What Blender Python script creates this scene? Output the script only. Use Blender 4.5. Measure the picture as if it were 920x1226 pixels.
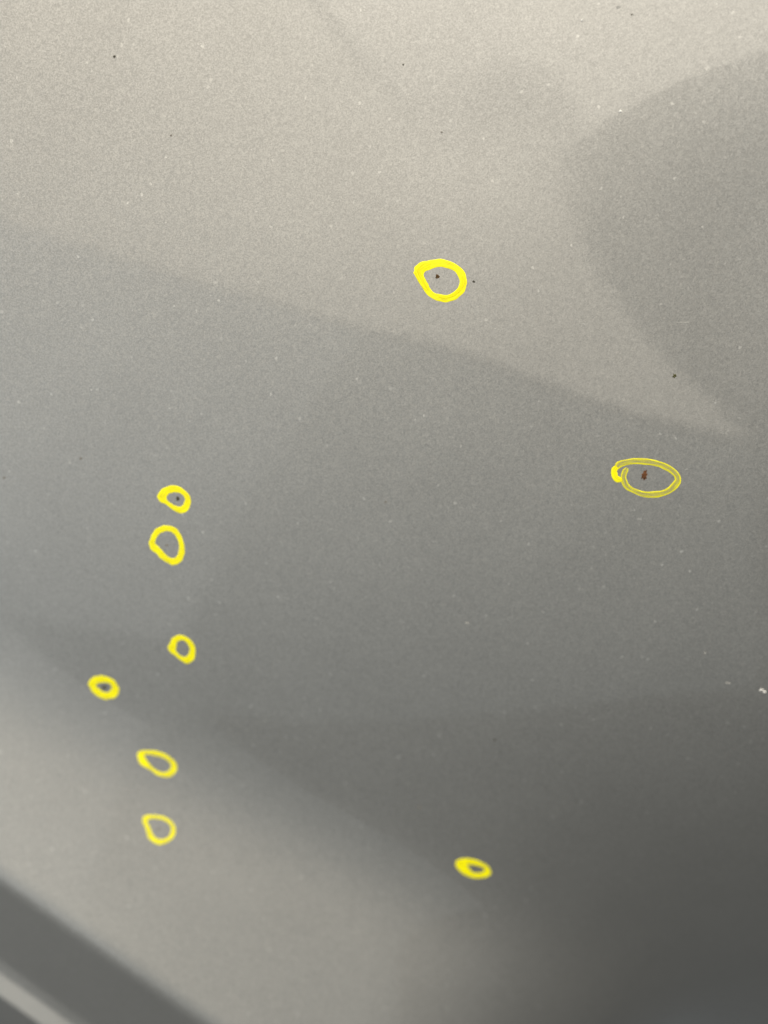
import bpy, math, random
import numpy as np
from mathutils import Matrix, Vector

# ------------------------------------------------------------------ scene, camera, light
for o in list(bpy.data.objects):
    bpy.data.objects.remove(o)
scene = bpy.context.scene
COL = scene.collection
random.seed(7)
rng = np.random.default_rng(7)

cam_d = bpy.data.cameras.new('camera')
cam = bpy.data.objects.new('camera', cam_d)
COL.objects.link(cam)
cam.location = (0, 0, 0.24)
cam.rotation_euler = (0, 0, 0)            # looks straight down on the sloping panel
cam_d.sensor_fit = 'HORIZONTAL'
cam_d.angle = math.radians(45)
cam_d.clip_start = 0.01
cam_d.clip_end = 50
cam_d.dof.use_dof = True
cam_d.dof.focus_distance = 0.222
cam_d.dof.aperture_fstop = 6.8
scene.camera = cam

world = bpy.data.worlds.new('World')
scene.world = world
world.use_nodes = True
bg = world.node_tree.nodes['Background']
bg.inputs['Color'].default_value = (0.96, 1.0, 0.98, 1)
bg.inputs['Strength'].default_value = 0.095

def area_lamp(name, centre, d1, d2, sx, sy, radiance, colour):
    """rectangular area light spanned by d1 (sx long) and d2 (sy long), shining towards the panel"""
    d1 = Vector(d1).normalized(); d2 = Vector(d2).normalized()
    d2 = (d2 - d1 * d1.dot(d2)).normalized()
    n = d1.cross(d2)
    if n.dot(-Vector(centre)) < 0:
        d2 = -d2; n = -n
    l = bpy.data.lights.new(name, 'AREA')
    l.shape = 'RECTANGLE'; l.size = sx; l.size_y = sy
    l.energy = radiance * sx * sy * math.pi
    l.color = colour
    o = bpy.data.objects.new(name, l)
    COL.objects.link(o)
    # local -Z shines along n
    x = d1; z = -n; y = z.cross(x)
    m = Matrix((x, y, z)).transposed().to_4x4()
    m.translation = Vector(centre)
    o.matrix_world = m
    return o

area_lamp('left_fill', (-1.0209, -0.8253, 0.8052), (-0.5038, 0.4920, -0.7100), (-0.4351, -0.8546, -0.2835), 1.60, 1.60, 0.58, (1.0, 1.0, 0.97))  # invented fill whose edge sets the soft diagonal tone break
area_lamp('mid_fill', (-0.5686, -0.4683, 0.5908), (-0.7414, 0.4859, -0.4629), (-0.0160, -0.7024, -0.7116), 2.90, 0.95, 0.36, (0.9, 0.99, 1.0))  # cool fill light added out of frame to lift mid panel and pale band
area_lamp('ceiling_lamp', (-1.2961, 0.0266, 2.2931), (-0.7521, -0.0058, 0.6591), (-0.4176, 0.7778, -0.4697), 3.60, 2.10, 2.35, (1.0, 0.9, 0.74))
area_lamp('ceiling_lamp_far', (0.3721, 1.4563, 2.0511), (-0.2886, 0.8165, 0.5000), (0.8850, 0.4267, -0.1860), 2.40, 1.60, 3.20, (1.0, 0.91, 0.77))

area_lamp('top_fill', (0.3, 1.6, 1.5), (1, 0, 0), (0, 0.68, -0.73), 3.0, 1.2, 4.0, (1.0, 0.925, 0.80))  # unseen fill added beyond the top, lifting ink and upper paint; no window there
area_lamp('side_fill', (-1.9, -0.95, 0.70), (0.6, -0.8, 0), (0.4, 0.3, 0.86), 1.0, 0.9, 1.8, (1.0, 1.0, 0.98))  # extra light added outside the frame to lighten the left side softly
area_lamp('right_fill', (1.35, 0.05, 1.05), (0.6, 0.8, 0), (-0.45, 0.35, 0.82), 0.9, 0.7, 2.3, (0.97, 1.0, 0.98))  # made-up cool light off to the right, brightens right side and pale band


scene.view_settings.view_transform = 'Standard'
scene.view_settings.look = 'None'
scene.view_settings.gamma = 1
scene.view_settings.use_curve_mapping = False
scene.view_settings.exposure = 0.0

# ------------------------------------------------------------------ shape of the pressed sheet metal (metres)
C1,C2,C3,C4,C5,U1,U2=-0.40872,3.3884,-0.018379,0.072114,-17.486,0.079984,0.12088
PHI=np.radians(14); A0=0.364; B0=1.9
CR=np.radians(-36.57)            # crease direction in plan
T=np.array([np.cos(CR),np.sin(CR)]); N=np.array([-np.sin(CR),np.cos(CR)])
P0=np.array([-0.08443,-0.13231])
PB=np.array([-0.0943,-0.1390])    # foot of the hollow above the crease
CB=np.radians(-27.86); TB=np.array([np.cos(CB),np.sin(CB)]); NB=np.array([-np.sin(CB),np.cos(CB)])
def sstep(a,b,x):
    u=np.clip((x-a)/(b-a),0,1); return u*u*u*(u*(u*6-15)+10)
_s=np.linspace(-0.30,0.60,90001)
def integ(f):
    i=np.concatenate([[0],np.cumsum((f[1:]+f[:-1])/2*np.diff(_s))]); return i-i[-1]
HB=integ(-0.59*(1-sstep(0.0415,0.0985,_s)))
HC=integ(-0.1969*(1-sstep(-0.030,0.065,_s)))
KB=0.0909   # the hollow also leans along the crease
WD,WS=0.0474,0.0065
HD=integ(0.92*(1-sstep(-0.0065,0.0065,_s))*sstep(-WD-.0012,-WD+.0005,_s)+0.03*(1-sstep(-WD-.0012,-WD+.0005,_s))+1.0*(1-sstep(-WD-WS-.0015,-WD-WS+.0003,_s)))
def soft(v):
    a=np.abs(v); return np.sign(v)*np.where(a<0.1,a,0.1+0.04*np.tanh((a-0.1)/0.04))
def crown(u,v):
    return C1*u*u*v+C2*u**3*v+C3*u*v+C4*u*u+C5*u**4*v
def height(x,y):
    yp=y*np.cos(PHI)+x*np.sin(PHI)
    z=A0*yp-B0/2*yp*yp*np.where(yp>0.0,1,1)
    z=z+U1*(x-0.046)*np.exp(-(x-0.046)**2/0.0022)*(sstep(0.05,0.105,y)-U2*np.exp(-((y-0.044)/0.015)**2))   # slight waviness of the pressing
    z=z+sstep(-0.035,0.035,y)*crown(soft(x),soft(y-0.03))   # crown of the panel
    z=z-2.1*sstep(-0.015,0.165,x)*np.maximum(0,-y-0.03)**2        # falls away faster towards the near right corner
    dx=x-P0[0]; dy=y-P0[1]
    s=dx*N[0]+dy*N[1]; sb=(x-PB[0])*NB[0]+(y-PB[1])*NB[1]; tb=(x-PB[0])*TB[0]+(y-PB[1])*TB[1]
    w=1-sstep(0.0850,0.3000,tb)*0.95
    return z+(np.interp(sb,_s,HB)+np.interp(sb,_s,HC)*(0.80+0.363*sstep(-0.09,0.09,tb)))*w+KB*(tb-0.0143)*(1-sstep(0.0004,0.1279,sb))*w+np.interp(s,_s,HD)
def normal(x,y,e=1e-4):
    zx=(height(x+e,y)-height(x-e,y))/(2*e); zy=(height(x,y+e)-height(x,y-e))/(2*e)
    n=np.stack([-zx,-zy,np.ones_like(zx)],-1); return n/np.linalg.norm(n,axis=-1,keepdims=True)


# ------------------------------------------------------------------ materials
def new_mat(name):
    m = bpy.data.materials.new(name)
    m.use_nodes = True
    nt = m.node_tree
    return m, nt, nt.nodes['Principled BSDF']

def N_(nt, kind, **kw):
    n = nt.nodes.new(kind)
    for k, v in kw.items():
        setattr(n, k, v)
    return n

def paint_material():
    m, nt, b = new_mat('grey_metallic_paint')
    L = nt.links.new
    tc = N_(nt, 'ShaderNodeTexCoord')
    geo = N_(nt, 'ShaderNodeNewGeometry')
    # aluminium flakes: every cell leans its own way
    def flakes(scale, amount, src):
        v = N_(nt, 'ShaderNodeTexVoronoi'); v.inputs['Scale'].default_value = scale
        L(tc.outputs['Object'], v.inputs['Vector'])
        s = N_(nt, 'ShaderNodeVectorMath', operation='SUBTRACT'); s.inputs[1].default_value = (.5, .5, .5)
        L(v.outputs['Color'], s.inputs[0])
        k = N_(nt, 'ShaderNodeVectorMath', operation='SCALE'); k.inputs['Scale'].default_value = amount
        L(s.outputs[0], k.inputs[0])
        a = N_(nt, 'ShaderNodeVectorMath', operation='ADD')
        L(src, a.inputs[0]); L(k.outputs[0], a.inputs[1])
        return a.outputs[0], v
    n1, v1 = flakes(4000, FLK1, geo.outputs['Normal'])
    n2, v2 = flakes(1700, FLK2, n1)
    nn = N_(nt, 'ShaderNodeVectorMath', operation='NORMALIZE'); L(n2, nn.inputs[0])
    L(nn.outputs[0], b.inputs['Normal'])
    # colour: grey with slight per-flake variation
    sep = N_(nt, 'ShaderNodeSeparateColor'); L(v1.outputs['Color'], sep.inputs[0])
    mr = N_(nt, 'ShaderNodeMapRange'); mr.inputs['To Min'].default_value = 0.86; mr.inputs['To Max'].default_value = 1.14
    L(sep.outputs[0], mr.inputs['Value'])
    # rare bright flakes
    gt = N_(nt, 'ShaderNodeMapRange'); gt.inputs['From Min'].default_value = 0.997; gt.inputs['From Max'].default_value = 1.0
    gt.inputs['To Min'].default_value = 0.0; gt.inputs['To Max'].default_value = 0.45
    sep2 = N_(nt, 'ShaderNodeSeparateColor'); L(v2.outputs['Color'], sep2.inputs[0])
    L(sep2.outputs[1], gt.inputs['Value'])
    ad = N_(nt, 'ShaderNodeMath', operation='ADD'); L(mr.outputs[0], ad.inputs[0]); L(gt.outputs[0], ad.inputs[1])
    # faint cloudiness of a dusty, unpolished panel
    cl = N_(nt, 'ShaderNodeTexNoise'); cl.inputs['Scale'].default_value = 38; cl.inputs['Detail'].default_value = 5
    L(tc.outputs['Object'], cl.inputs['Vector'])
    mc = N_(nt, 'ShaderNodeMapRange'); mc.inputs['From Min'].default_value = 0.3; mc.inputs['From Max'].default_value = 0.7
    mc.inputs['To Min'].default_value = 0.975; mc.inputs['To Max'].default_value = 1.025
    L(cl.outputs['Fac'], mc.inputs['Value'])
    mu = N_(nt, 'ShaderNodeMath', operation='MULTIPLY'); L(ad.outputs[0], mu.inputs[0]); L(mc.outputs[0], mu.inputs[1])
    col = N_(nt, 'ShaderNodeVectorMath', operation='SCALE'); col.inputs[0].default_value = PAINT
    L(mu.outputs[0], col.inputs['Scale'])
    L(col.outputs[0], b.inputs['Base Color'])
    b.inputs['Metallic'].default_value = METAL
    b.inputs['Roughness'].default_value = ROUGH
    # clear coat with orange peel, fine film of dust
    b.inputs['Coat Weight'].default_value = 1.0
    b.inputs['Coat IOR'].default_value = CIOR
    b.inputs['Coat Roughness'].default_value = 0.045
    cr = N_(nt, 'ShaderNodeMapRange'); cr.inputs['From Min'].default_value = 0.3; cr.inputs['From Max'].default_value = 0.7
    cr.inputs['To Min'].default_value = 0.03; cr.inputs['To Max'].default_value = 0.055
    L(cl.outputs['Fac'], cr.inputs['Value']); L(cr.outputs[0], b.inputs['Coat Roughness'])
    op = N_(nt, 'ShaderNodeTexNoise'); op.inputs['Scale'].default_value = 260; op.inputs['Detail'].default_value = 2
    L(tc.outputs['Object'], op.inputs['Vector'])
    wv = N_(nt, 'ShaderNodeTexNoise'); wv.inputs['Scale'].default_value = 17; wv.inputs['Detail'].default_value = 2
    L(tc.outputs['Object'], wv.inputs['Vector'])
    src = geo.outputs['Normal']
    for tex, amt in ((op, PEEL), (wv, WAVE)):
        sb = N_(nt, 'ShaderNodeVectorMath', operation='SUBTRACT'); sb.inputs[1].default_value = (.5, .5, .5)
        L(tex.outputs['Color'], sb.inputs[0])
        sc = N_(nt, 'ShaderNodeVectorMath', operation='SCALE'); sc.inputs['Scale'].default_value = amt
        L(sb.outputs[0], sc.inputs[0])
        av = N_(nt, 'ShaderNodeVectorMath', operation='ADD')
        L(src, av.inputs[0]); L(sc.outputs[0], av.inputs[1]); src = av.outputs[0]
    no = N_(nt, 'ShaderNodeVectorMath', operation='NORMALIZE'); L(src, no.inputs[0])
    L(no.outputs[0], b.inputs['Coat Normal'])
    return m

def ink_material(name, mid, edge, seed):
    """yellow marker ink: 'mid' is how fully the middle of the stroke covers, 'edge' the pooled rims"""
    m, nt, b = new_mat(name)
    L = nt.links.new
    uv = N_(nt, 'ShaderNodeUVMap')
    sep = N_(nt, 'ShaderNodeSeparateXYZ'); L(uv.outputs[0], sep.inputs[0])
    # distance from the middle of the stroke, 0..1
    s = N_(nt, 'ShaderNodeMath', operation='MULTIPLY_ADD'); s.inputs[1].default_value = 2; s.inputs[2].default_value = -1
    L(sep.outputs[1], s.inputs[0])
    a = N_(nt, 'ShaderNodeMath', operation='ABSOLUTE'); L(s.outputs[0], a.inputs[0])
    e = N_(nt, 'ShaderNodeMapRange', interpolation_type='SMOOTHSTEP'); e.inputs['From Min'].default_value = 0.35; e.inputs['From Max'].default_value = 0.85
    e.inputs['To Min'].default_value = mid; e.inputs['To Max'].default_value = edge
    L(a.outputs[0], e.inputs['Value'])
    # streaks drawn out along the stroke
    mp = N_(nt, 'ShaderNodeMapping'); mp.inputs['Scale'].default_value = (1.3, 9, 1); mp.inputs['Location'].default_value = (seed, seed * 2.3, 0)
    L(uv.outputs[0], mp.inputs['Vector'])
    ns = N_(nt, 'ShaderNodeTexNoise'); ns.inputs['Scale'].default_value = 1.0; ns.inputs['Detail'].default_value = 4
    L(mp.outputs[0], ns.inputs['Vector'])
    st = N_(nt, 'ShaderNodeMapRange'); st.inputs['From Min'].default_value = 0.3; st.inputs['From Max'].default_value = 0.7
    st.inputs['To Min'].default_value = -0.26; st.inputs['To Max'].default_value = 0.26
    L(ns.outputs['Fac'], st.inputs['Value'])
    al = N_(nt, 'ShaderNodeMath', operation='ADD', use_clamp=True); L(e.outputs[0], al.inputs[0]); L(st.outputs[0], al.inputs[1])
    L(al.outputs[0], b.inputs['Alpha'])
    cr = N_(nt, 'ShaderNodeValToRGB')
    cr.color_ramp.elements[0].position = 0.3; cr.color_ramp.elements[0].color = INK_A
    cr.color_ramp.elements[1].position = 0.7; cr.color_ramp.elements[1].color = INK_B
    L(ns.outputs['Fac'], cr.inputs[0]); L(cr.outputs[0], b.inputs['Base Color'])
    b.inputs['Roughness'].default_value = 0.38
    b.inputs['Specular IOR Level'].default_value = 0.25
    return m

def spot_material(name, c1, c2, rough=0.8):
    m, nt, b = new_mat(name)
    L = nt.links.new
    tc = N_(nt, 'ShaderNodeTexCoord')
    ns = N_(nt, 'ShaderNodeTexNoise'); ns.inputs['Scale'].default_value = 2600; ns.inputs['Detail'].default_value = 3
    L(tc.outputs['Object'], ns.inputs['Vector'])
    cr = N_(nt, 'ShaderNodeValToRGB')
    cr.color_ramp.elements[0].position = 0.38; cr.color_ramp.elements[0].color = (*c1, 1)
    cr.color_ramp.elements[1].position = 0.62; cr.color_ramp.elements[1].color = (*c2, 1)
    L(ns.outputs['Fac'], cr.inputs[0]); L(cr.outputs[0], b.inputs['Base Color'])
    b.inputs['Roughness'].default_value = rough
    b.inputs['Specular IOR Level'].default_value = 0.2
    return m


PAINT = (0.300, 0.302, 0.298); METAL = 0.88; ROUGH = 0.56; CIOR = 1.40
FLK1 = 0.10; FLK2 = 0.06; WAVE = 0.016; PEEL = 0.008
INK_A = (0.80, 0.71, 0.0, 1); INK_B = (0.95, 0.92, 0.004, 1)

PAINT_MAT = paint_material()

# ------------------------------------------------------------------ the car panel
def link_mesh(name, verts, faces, mat, parent=None, smooth=True):
    me = bpy.data.meshes.new(name)
    me.from_pydata(verts, [], faces)
    if smooth:
        me.shade_smooth()
    me.materials.append(mat)
    o = bpy.data.objects.new(name, me)
    COL.objects.link(o)
    if parent:
        o.parent = parent
    return o

def empty(name, label, cat, group=None):
    o = bpy.data.objects.new(name, None)
    COL.objects.link(o)
    o['label'] = label; o['category'] = cat
    if group: o['group'] = group
    return o

panel = empty('car_body_panel', 'grey metallic painted car body panel with a folded shoulder crease at its foot', 'car panel')

def strip(name, tv, sv, off=0.0, flip=False):
    """sheet over the crease-aligned grid tv x sv, with exact smooth normals"""
    t, s = np.meshgrid(tv, sv)
    x = P0[0] + t * T[0] + s * N[0]; y = P0[1] + t * T[1] + s * N[1]
    z = height(x, y); n = normal(x, y)
    p = np.stack([x, y, z], -1) + n * off
    ny, nx = t.shape
    idx = np.arange(nx * ny).reshape(ny, nx)
    a, b_, c, d = idx[:-1, :-1].ravel(), idx[:-1, 1:].ravel(), idx[1:, 1:].ravel(), idx[1:, :-1].ravel()
    f = np.stack([a, b_, c, d], 1)
    if flip: f = f[:, ::-1]
    o = link_mesh(name, p.reshape(-1, 3).tolist(), f.tolist(), PAINT_MAT, panel)
    if off == 0:
        at = o.data.attributes.new('custom_normal', 'FLOAT_VECTOR', 'POINT')
        at.data.foreach_set('vector', n.reshape(-1).astype(np.float32))
        o.data.update()
    return o

tv = np.linspace(-0.42, 0.42, 281)
S0, S1, S2, S3, S4 = 0.0075, -WD + 0.0010, -WD - WS + 0.0007, -0.085, 0.50
strip('upper_face', tv, np.concatenate([np.linspace(S0, 0.02, 16)[:-1], np.linspace(0.02, 0.14, 90)[:-1], np.linspace(0.14, S4, 120)]))
strip('crease_face', tv, np.concatenate([np.linspace(S1, S1 + 0.003, 14)[:-1], np.linspace(S1 + 0.003, -0.013, 24)[:-1], np.linspace(-0.013, S0, 40)]))
strip('ledge', tv, np.linspace(S2, S1, 60))
strip('lower_face', tv, np.concatenate([np.linspace(S3, S2 - 0.004, 30)[:-1], np.linspace(S2 - 0.004, S2, 30)]))
strip('inner_skin', np.linspace(-0.42, 0.42, 60), np.linspace(S3, S4, 120), off=-0.0009, flip=True)

# ------------------------------------------------------------------ marks on the paint (plan coordinates in millimetres)
RING = {
 'r1': [[[7.14,57.76],[9.57,56.79]],[[7.6,58.99],[10.29,57.47]],[[9.54,59.87],[11.5,58.04]],[[11.35,60.21],[12.67,58.34]],[[13.42,60.3],[13.96,58.37]],[[16.01,59.77],[15.52,58.03]],[[18.24,58.38],[16.96,57.17]],[[19.56,56.64],[17.84,55.92]],[[19.86,54.91],[17.91,54.81]],[[19.25,52.94],[17.41,53.59]],[[17.72,51.35],[16.26,52.69]],[[15.64,50.64],[14.83,52.34]],[[13.55,50.67],[13.27,52.48]],[[11.72,51.36],[11.82,53.1]],[[10.13,52.63],[10.77,54.3]],[[8.68,54.58],[9.84,55.67]],[[7.35,56.82],[9.44,56.79]]],
 'r1b': [[[11.29,53.71],[10.0,52.91]],[[10.28,55.2],[8.9,54.43]],[[9.46,56.71],[7.86,56.15]],[[9.23,57.47],[7.54,58.01]],[[9.88,58.01],[8.96,59.41]],[[11.22,58.59],[10.72,59.87]]],
 'r1c': [[[18.32,56.61],[18.99,56.7]],[[18.5,55.45],[19.27,55.38]],[[18.09,54.15],[18.81,53.73]],[[16.81,52.78],[17.28,52.17]],[[15.04,52.03],[15.17,51.39]],[[13.03,52.11],[13.0,51.57]]],
 'r2': [[[60.09,11.3],[61.16,10.78]],[[59.36,9.86],[60.72,9.44]],[[59.31,8.08],[60.66,8.3]],[[60.27,6.1],[61.28,7.06]],[[62.4,4.85],[62.83,5.96]],[[65.07,3.82],[65.23,5.2]],[[67.58,3.6],[67.38,5.13]],[[70.03,4.01],[69.48,5.42]],[[72.15,5.04],[71.2,6.31]],[[73.69,6.49],[72.17,7.49]],[[73.98,8.37],[72.43,8.23]],[[72.92,10.01],[71.99,9.08]],[[70.91,11.54],[70.31,10.29]],[[68.38,12.56],[68.09,11.19]],[[65.66,13.18],[65.57,11.69]],[[62.95,13.4],[63.08,11.96]],[[60.26,13.11],[60.65,11.69]],[[58.21,12.54],[59.05,11.12]],[[57.23,11.53],[58.44,10.4]]],
 'r2b': [[[57.28,11.73],[58.61,11.06]],[[56.75,10.52],[58.25,10.25]],[[57.0,8.82],[58.43,9.33]],[[58.1,7.53],[58.74,8.86]],[[59.61,7.38],[59.69,8.65]]],
 'r3': [[[-59.69,4.07],[-56.96,3.59]],[[-58.66,5.49],[-56.7,4.3]],[[-57.23,6.54],[-56.05,4.77]],[[-55.5,6.94],[-55.06,4.99]],[[-53.59,6.65],[-53.97,4.94]],[[-51.98,5.59],[-53.04,4.53]],[[-50.9,4.06],[-52.49,3.82]],[[-50.72,2.64],[-52.43,3.04]],[[-51.4,0.85],[-52.87,2.16]],[[-52.71,-0.23],[-53.65,1.57]],[[-54.17,-0.23],[-54.74,1.69]],[[-55.81,0.61],[-55.79,2.16]],[[-57.63,2.05],[-56.55,2.76]],[[-59.03,2.76],[-56.92,3.19]]],
 'r4': [[[-63.06,-8.39],[-61.3,-8.26]],[[-62.27,-6.3],[-60.86,-7.15]],[[-60.72,-4.46],[-60.01,-6.05]],[[-58.41,-3.61],[-58.7,-5.38]],[[-56.45,-3.77],[-57.33,-5.23]],[[-54.83,-4.94],[-56.15,-5.92]],[[-53.89,-6.89],[-55.4,-7.14]],[[-53.49,-9.35],[-54.99,-8.86]],[[-53.83,-11.83],[-55.36,-10.84]],[[-54.85,-13.45],[-56.18,-12.09]],[[-56.69,-14.34],[-57.25,-12.34]],[[-58.4,-13.85],[-58.33,-11.8]],[[-60.05,-12.73],[-59.11,-10.85]],[[-61.63,-10.99],[-60.22,-9.49]],[[-62.79,-10.12],[-61.02,-8.68]]],
 'r5': [[[-60.92,-38.2],[-58.55,-38.82]],[[-60.12,-36.66],[-58.32,-37.5]],[[-59.26,-35.25],[-57.89,-36.53]],[[-57.51,-34.44],[-56.79,-36.03]],[[-55.75,-34.76],[-55.9,-36.36]],[[-54.0,-36.11],[-55.15,-37.22]],[[-53.04,-38.27],[-54.78,-38.52]],[[-53.42,-40.92],[-55.2,-39.85]],[[-54.62,-42.49],[-55.92,-40.66]],[[-56.15,-42.97],[-56.78,-40.85]],[[-57.74,-41.98],[-57.71,-40.47]],[[-59.29,-40.6],[-58.34,-39.69]],[[-60.45,-39.65],[-58.63,-39.17]]],
 'r6': [[[-86.29,-50.35],[-83.87,-50.66]],[[-85.47,-48.72],[-83.25,-50.04]],[[-83.79,-47.75],[-82.34,-49.88]],[[-81.98,-47.47],[-81.0,-49.75]],[[-79.85,-47.88],[-79.94,-50.05]],[[-78.07,-49.21],[-79.46,-50.64]],[[-77.26,-51.27],[-79.55,-51.33]],[[-77.77,-53.37],[-80.11,-52.18]],[[-79.47,-54.59],[-81.19,-52.63]],[[-81.72,-54.97],[-82.05,-52.47]],[[-83.83,-54.23],[-82.96,-51.75]],[[-85.57,-52.42],[-83.62,-51.12]]],
 'r7': [[[-73.81,-73.0],[-71.68,-73.31]],[[-73.27,-71.69],[-71.33,-72.65]],[[-71.23,-71.24],[-70.09,-72.64]],[[-68.77,-71.31],[-68.27,-73.05]],[[-66.64,-71.77],[-66.45,-73.48]],[[-64.55,-72.9],[-64.96,-74.39]],[[-62.81,-74.53],[-64.11,-75.53]],[[-62.06,-76.34],[-64.01,-76.52]],[[-62.73,-78.32],[-64.69,-77.51]],[[-64.33,-79.63],[-65.8,-78.17]],[[-66.18,-79.7],[-67.02,-78.08]],[[-68.3,-78.99],[-68.23,-77.53]],[[-70.07,-77.53],[-69.41,-76.56]],[[-71.86,-76.56],[-70.41,-75.26]],[[-73.33,-75.27],[-71.27,-74.12]]],
 'r7b': [[[-73.46,-71.58],[-72.74,-71.33]],[[-73.55,-72.95],[-72.06,-72.38]],[[-73.21,-74.61],[-71.48,-73.64]],[[-72.26,-76.06],[-70.86,-74.79]],[[-71.1,-76.73],[-70.26,-75.73]]],
 'r8': [[[-72.84,-93.5],[-71.24,-94.16]],[[-72.58,-91.95],[-71.23,-93.23]],[[-71.37,-91.51],[-70.32,-92.69]],[[-68.94,-91.62],[-68.65,-92.81]],[[-66.51,-92.08],[-66.83,-93.17]],[[-64.4,-93.53],[-65.17,-94.3]],[[-63.2,-95.44],[-64.48,-95.72]],[[-63.21,-97.31],[-64.73,-97.28]],[[-64.28,-99.0],[-65.65,-98.5]],[[-65.96,-100.2],[-67.02,-98.93]],[[-68.08,-100.52],[-68.38,-98.74]],[[-69.9,-99.79],[-69.44,-97.94]],[[-71.26,-98.2],[-70.04,-96.99]],[[-71.86,-96.17],[-70.49,-95.42]]],
 'r9': [[[21.92,-107.83],[24.82,-108.07]],[[22.33,-106.65],[25.15,-108.07]],[[23.63,-105.97],[25.93,-108.2]],[[25.62,-105.82],[27.05,-108.32]],[[27.85,-106.32],[28.4,-108.58]],[[30.12,-107.37],[29.75,-108.98]],[[31.97,-108.84],[30.66,-109.51]],[[32.91,-110.72],[30.8,-110.04]],[[32.57,-112.06],[30.16,-110.71]],[[31.04,-112.85],[29.17,-111.03]],[[28.8,-113.09],[27.82,-110.97]],[[26.31,-112.54],[26.91,-110.44]],[[24.26,-111.35],[26.22,-109.91]],[[22.64,-109.65],[25.63,-108.99]]],
 'r9b': [[[22.74,-107.75],[24.71,-106.93]],[[22.98,-109.05],[25.12,-107.63]],[[23.98,-110.57],[25.76,-108.73]],[[25.48,-111.76],[26.58,-110.16]],[[26.82,-112.53],[27.55,-111.24]]],
}
SPOT = [
 ('r1', 'rust', 12.8, 56.39, 0.518, 0.454),
 ('r2', 'rust_big', 65.0, 9.17, 0.733, 1.073),
 ('r3', 'dark', -54.15, 3.51, 0.536, 0.525),
 ('r4', 'faint', -58.23, -8.96, 0.412, 0.365),
 ('r6', 'dark2', -81.59, -51.14, 1.018, 0.81),
 ('r8', 'faint', -68.15, -95.92, 0.472, 0.382),
 ('a', 'dark', -62.62, 105.76, 0.314, 0.284),
 ('b', 'faint', -50.11, 88.63, 0.297, 0.235),
 ('c', 'dark', 21.47, 55.12, 0.298, 0.265),
 ('d', 'green', 70.26, 32.91, 0.454, 0.43),
 ('e', 'dark', 4.44, 103.46, 0.232, 0.197),
 ('f', 'faint', 13.45, 88.67, 0.233, 0.202),
 ('g', 'faint', -100.47, 9.05, 0.342, 0.287),
 ('h', 'faint', -78.99, 13.93, 0.357, 0.279),
 ('i', 'dark', 31.41, -64.72, 0.351, 0.321),
 ('j', 'faint', 55.86, 112.1, 0.275, 0.212),
 ('k', 'faint', 10.57, -88.06, 0.421, 0.438),
 ('l', 'faint', 0.43, 2.58, 0.301, 0.257),
 ('w', 'white', 101.3, -47.74, 0.409, 0.372),
 ('w2', 'white2', 102.23, -48.36, 0.409, 0.299),
 ('p', 'pale', 22.32, -29.83, 0.578, 0.283),
 ('q', 'pale', 71.29, 45.21, 1.366, 0.171),
 ('r', 'pale', 92.35, -45.95, 0.864, 0.221),
 ('s', 'white', 54.05, 91.67, 0.354, 0.267),
 ('t', 'white', 44.86, 111.48, 0.241, 0.213),
 ('u', 'pale', 52.88, 113.85, 0.588, 0.283),
 ('v', 'pale', 85.18, -37.44, 0.321, 0.237),
 ('x', 'pale', 48.29, 45.48, 0.198, 0.191),
]


def spline(p, per, closed):
    p = np.asarray(p, float); k = len(p); out = []
    segs = k if closed else k - 1
    for i in range(segs):
        if closed:
            a, b_, c, d = p[(i - 1) % k], p[i], p[(i + 1) % k], p[(i + 2) % k]
        else:
            a, b_, c, d = p[max(i - 1, 0)], p[i], p[i + 1], p[min(i + 2, k - 1)]
        for u in np.arange(per) / per:
            out.append(0.5 * (2 * b_ + (c - a) * u + (2 * a - 5 * b_ + 4 * c - d) * u * u + (3 * b_ - a - 3 * c + d) * u ** 3))
    if not closed: out.append(p[-1])
    return np.array(out)

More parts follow.
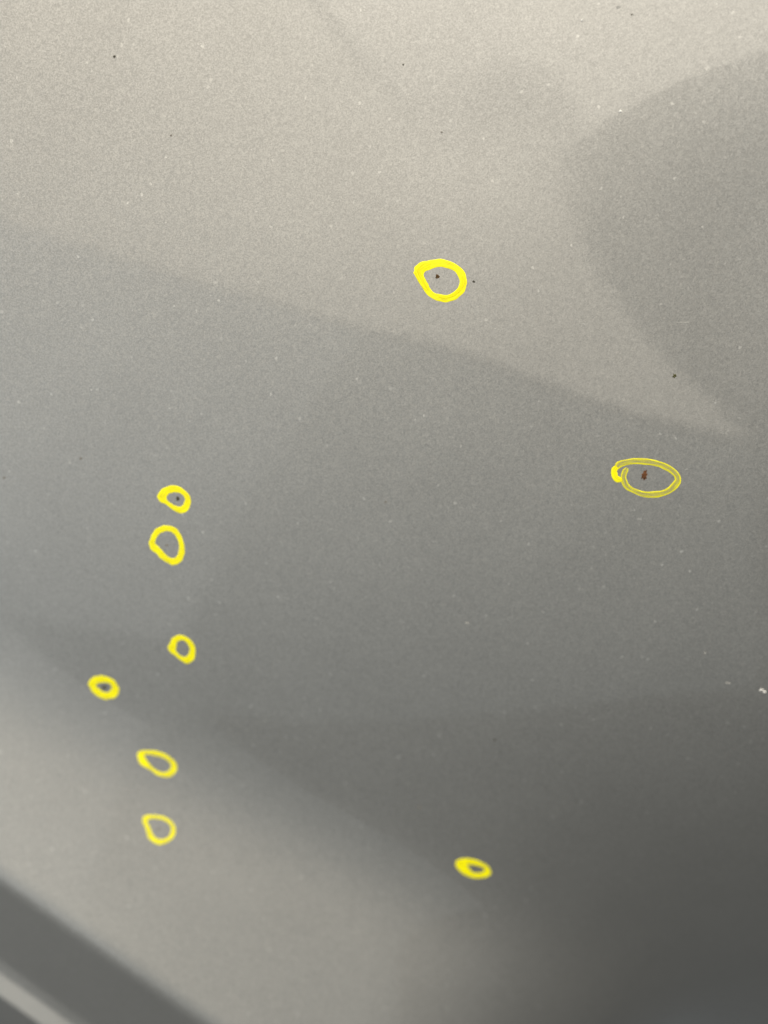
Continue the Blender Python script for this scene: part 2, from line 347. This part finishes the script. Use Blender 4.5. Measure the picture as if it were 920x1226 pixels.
def stroke(name, key, mat, parent=None, closed=True, lift=0.0, thick=0.00010, per=9, K=11, rag=0.035):
    st = spline(np.array(RING[key]) / 1000.0, per, closed)          # M x 2(outer/inner) x 2
    M = len(st)
    # the pen edge is never perfectly clean
    ph = rng.uniform(0, 6.28, (2, 5)); fr = rng.integers(3, 19, (2, 5)); am = rng.normal(0, rag / 2.2, (2, 5))
    uu = np.linspace(0, 2 * math.pi, M, endpoint=not closed)
    w = st[:, 0] - st[:, 1]
    j0 = (am[0][:, None] * np.sin(fr[0][:, None] * uu + ph[0][:, None])).sum(0)
    j1 = (am[1][:, None] * np.sin(fr[1][:, None] * uu + ph[1][:, None])).sum(0)
    outer = st[:, 0] + w * j0[:, None]; inner = st[:, 1] - w * j1[:, None] + (w * 0.07 if closed else 0)
    cap = np.ones(M)
    if not closed:
        d = np.minimum(np.arange(M), np.arange(M)[::-1]) / (per * 0.8)
        cap = np.sqrt(np.clip(1 - (1 - np.clip(d, 0, 1)) ** 2, 0.02, 1))
        mid = (outer + inner) / 2
        outer = mid + (outer - mid) * cap[:, None]; inner = mid + (inner - mid) * cap[:, None]
    v = np.linspace(0, 1, K)
    q = 2 * v - 1
    prof = (1 - q ** 6) * (0.55 + 0.45 * np.abs(q) ** 2) * thick      # flat film, slightly pooled rims
    xy = outer[:, None, :] * (1 - v)[None, :, None] + inner[:, None, :] * v[None, :, None]
    z = height(xy[..., 0], xy[..., 1]) + 0.00002 + lift + prof[None, :] * cap[:, None]
    P = np.concatenate([xy, z[..., None]], -1)
    verts = P.reshape(-1, 3)
    ctr = verts.mean(0)
    base = np.array([ctr[0], ctr[1], float(height(np.array(ctr[0]), np.array(ctr[1])))])
    faces = []; uvs = []
    seg = np.linalg.norm(np.diff(xy[:, K // 2], axis=0), axis=1)
    cum = np.concatenate([[0], np.cumsum(seg)]) / 0.004
    R_ = M if closed else M - 1
    end = cum[-1] + (np.linalg.norm(xy[0, K // 2] - xy[-1, K // 2]) / 0.004)
    for i in range(R_):
        i2 = (i + 1) % M
        u0 = cum[i]; u1 = cum[i2] if i2 else end
        for k in range(K - 1):
            faces.append((i * K + k, i2 * K + k, i2 * K + k + 1, i * K + k + 1))
            uvs += [(u0, v[k]), (u1, v[k]), (u1, v[k + 1]), (u0, v[k + 1])]
    # face upwards
    a, b_, c = (verts[faces[0][j]] for j in (0, 1, 2))
    if np.cross(b_ - a, c - a)[2] < 0:
        faces = [f[::-1] for f in faces]
        uvs = [uvs[i * 4 + 3 - j] for i in range(len(faces)) for j in range(4)]
    org = base if parent is None else np.array(parent.location)
    o = link_mesh(name, (verts - org).tolist(), faces, mat, parent)
    layer = o.data.uv_layers.new(name='UVMap')
    layer.data.foreach_set('uv', np.array(uvs, dtype=np.float32).ravel())
    if parent is None:
        o.location = base
    return o

INK = [ink_material('yellow_ink_solid', 0.88, 1.0, 1.7), ink_material('yellow_ink_worn', 0.72, 0.97, 5.1), ink_material('yellow_ink_thin', 0.30, 0.84, 9.4)]
GROUP = 'yellow marker rings around paint chips'

def ring(key, label, ink, extra=(), closed=True, **kw):
    ctr = np.array(RING[key]).reshape(-1, 2).mean(0) / 1000
    r = empty('marker_ring', label, 'marker ring', GROUP)
    r.location = (ctr[0], ctr[1], float(height(np.array(ctr[0]), np.array(ctr[1]))))
    stroke('ink_band', key, INK[ink], r, closed=closed, **kw)
    for nm, k2, ink2, lift in extra:
        stroke(nm, k2, INK[ink2], r, closed=False, lift=lift)
    return r

ring('r1', 'thick bright yellow marker ring, highest of all, teardrop tip at its left', 0, [('stroke_overlap', 'r1b', 1, 0.00010), ('stroke_overlap', 'r1c', 1, 0.00010)])
ring('r2', 'thin pale yellow oval with a hooked open end around the reddish rust spot', 2, [('stroke_hook', 'r2b', 0, 0.00006)], closed=False)
ring('r3', 'thick yellow ring with a small opening around a black dot, above the egg-shaped ring', 0)
ring('r4', 'tall egg-shaped yellow ring directly below the thick ring with the black dot', 0)
ring('r5', 'small upright yellow ring with a nick in its left side, empty inside', 0)
ring('r6', 'small thick yellow oval furthest left, dark chip filling its opening', 0)
ring('r7', 'leaf-shaped yellow ring with a pointed left tip at the edge of the light band', 1, [('stroke_overlap', 'r7b', 0, 0.00008)])
ring('r8', 'pale yellow rounded ring in the light band, below the leaf-shaped ring', 1)
ring('r9', 'flat yellow oval with solid left half, alone in the dark lower right', 0, [('stroke_overlap', 'r9b', 0, 0.00008)])

# chips, rust and specks
MS = {
 'rust': spot_material('brown_rust', (0.035, 0.022, 0.008), (0.10, 0.055, 0.018)),
 'rust_big': spot_material('red_rust', (0.05, 0.022, 0.010), (0.15, 0.06, 0.024)),
 'dark': spot_material('dark_chip', (0.03, 0.03, 0.022), (0.065, 0.06, 0.045)),
 'dark2': spot_material('bare_chip', (0.06, 0.06, 0.055), (0.12, 0.12, 0.11)),
 'green': spot_material('olive_speck', (0.035, 0.035, 0.012), (0.08, 0.08, 0.03)),
 'faint': spot_material('faint_chip', (0.12, 0.11, 0.10), (0.22, 0.21, 0.19)),
 'white': spot_material('white_fleck', (0.7, 0.7, 0.68), (0.85, 0.85, 0.83), 0.5),
 'white2': spot_material('white_fleck_dust', (0.7, 0.7, 0.68), (0.85, 0.85, 0.83), 0.5),
 'pale': spot_material('pale_nick', (0.25, 0.25, 0.24), (0.36, 0.36, 0.35), 0.5),
}
LAB = {
 'r1': ('rust_spot', 'brown rust speck inside the highest thick yellow ring', 'rust spot'),
 'r2': ('rust_spot', 'reddish brown rust chip inside the hooked thin yellow oval', 'rust spot'),
 'r3': ('paint_chip', 'black pinhead chip inside the thick yellow ring above the egg-shaped one', 'paint chip'),
 'r4': ('paint_chip', 'faint grey chip inside the tall egg-shaped yellow ring', 'paint chip'),
 'r6': ('paint_chip', 'dark bare chip inside the small yellow oval furthest left', 'paint chip'),
 'r8': ('paint_chip', 'faint chip inside the pale yellow ring in the light band', 'paint chip'),
 'a': ('dirt_speck', 'tiny black speck alone near the upper left corner', 'speck'),
 'b': ('dirt_speck', 'faint tiny speck right and below the black speck near the upper left corner', 'speck'),
 'c': ('dirt_speck', 'tiny dark speck just right of the highest yellow ring', 'speck'),
 'd': ('dirt_speck', 'olive green speck above the hooked thin yellow oval', 'speck'),
 'e': ('dirt_speck', 'tiny dark speck near the top edge, above and left of the highest ring', 'speck'),
 'f': ('dirt_speck', 'faint speck straight above the highest yellow ring', 'speck'),
 'g': ('dirt_speck', 'tiny faint speck at the left edge, level with the hooked oval', 'speck'),
 'h': ('dirt_speck', 'faint speck left of the thick ring with the black dot', 'speck'),
 'i': ('dirt_speck', 'tiny dark speck above the flat yellow oval at lower right', 'speck'),
 'j': ('dirt_speck', 'faint speck at the top edge towards the upper right corner', 'speck'),
 'k': ('dirt_speck', 'faint speck left of and above the flat yellow oval', 'speck'),
 'l': ('dirt_speck', 'faint speck in the middle of the grey panel', 'speck'),
 'w': ('paint_fleck', 'larger half of the bright white fleck at the right edge', 'fleck'),
 'w2': ('paint_fleck', 'smaller half of the white fleck, touching the right edge', 'fleck'),
 'p': ('scratch', 'short pale nick below the middle of the panel', 'scratch'),
 'q': ('scratch', 'long thin pale scratch in the darker patch, above the olive speck', 'scratch'),
 'r': ('scratch', 'thin pale scratch left of the white fleck at the right edge', 'scratch'),
 's': ('dust_grain', 'white glinting grain at upper right, on the edge of the darker patch', 'dust grain'),
 't': ('dust_grain', 'small white grain near the top edge, right of centre', 'dust grain'),
 'u': ('scratch', 'short pale scratch near the top edge, right of centre', 'scratch'),
 'v': ('dust_grain', 'pale grain above the thin scratch near the right edge', 'dust grain'),
 'x': ('dust_grain', 'pale grain between the highest ring and the olive speck', 'dust grain'),
}
def spot(i, kind, x, y, rx, ry):
    name, label, cat = LAB[i]
    x, y, rx, ry = x / 1000, y / 1000, rx / 1000, ry / 1000
    z0 = float(height(np.array(x), np.array(y)))
    K, J = 18, 4
    hgt = 0.00022 if kind in ('white', 'white2') else 0.00006
    wob = 1 + sum(a * np.sin(f * np.linspace(0, 2 * math.pi, K, endpoint=False) + p) for a, f, p in zip(rng.normal(0, .13, 4), (2, 3, 5, 7), rng.uniform(0, 6.28, 4)))
    verts = []; rad = [1.0, 0.82, 0.5]
    hs = [0.0, 0.9, 1.0]
    for r_, h_ in zip(rad, hs):
        for k in range(K):
            a = 2 * math.pi * k / K
            px = x + rx * r_ * wob[k] * math.cos(a); py = y + ry * r_ * wob[k] * math.sin(a)
            verts.append((px - x, py - y, float(height(np.array(px), np.array(py))) - z0 + 0.00002 + hgt * h_ * (1 + rng.normal(0, .15))))
    verts.append((0, 0, 0.00002 + hgt * 0.7))
    faces = []
    for j in range(2):
        for k in range(K):
            k2 = (k + 1) % K
            faces.append((j * K + k, j * K + k2, (j + 1) * K + k2, (j + 1) * K + k))
    for k in range(K):
        faces.append((2 * K + k, 2 * K + (k + 1) % K, 3 * K))
    o = link_mesh(name, verts, faces, MS[kind])
    o.location = (x, y, z0)
    o['label'] = label; o['category'] = cat
    o['group'] = {'speck': 'specks scattered over the paint', 'scratch': 'pale scratches in the paint', 'dust grain': 'pale dust grains on the paint', 'fleck': 'white fleck at the right edge'}.get(cat, 'chips circled by the marker')
for sp in SPOT:
    spot(*sp)
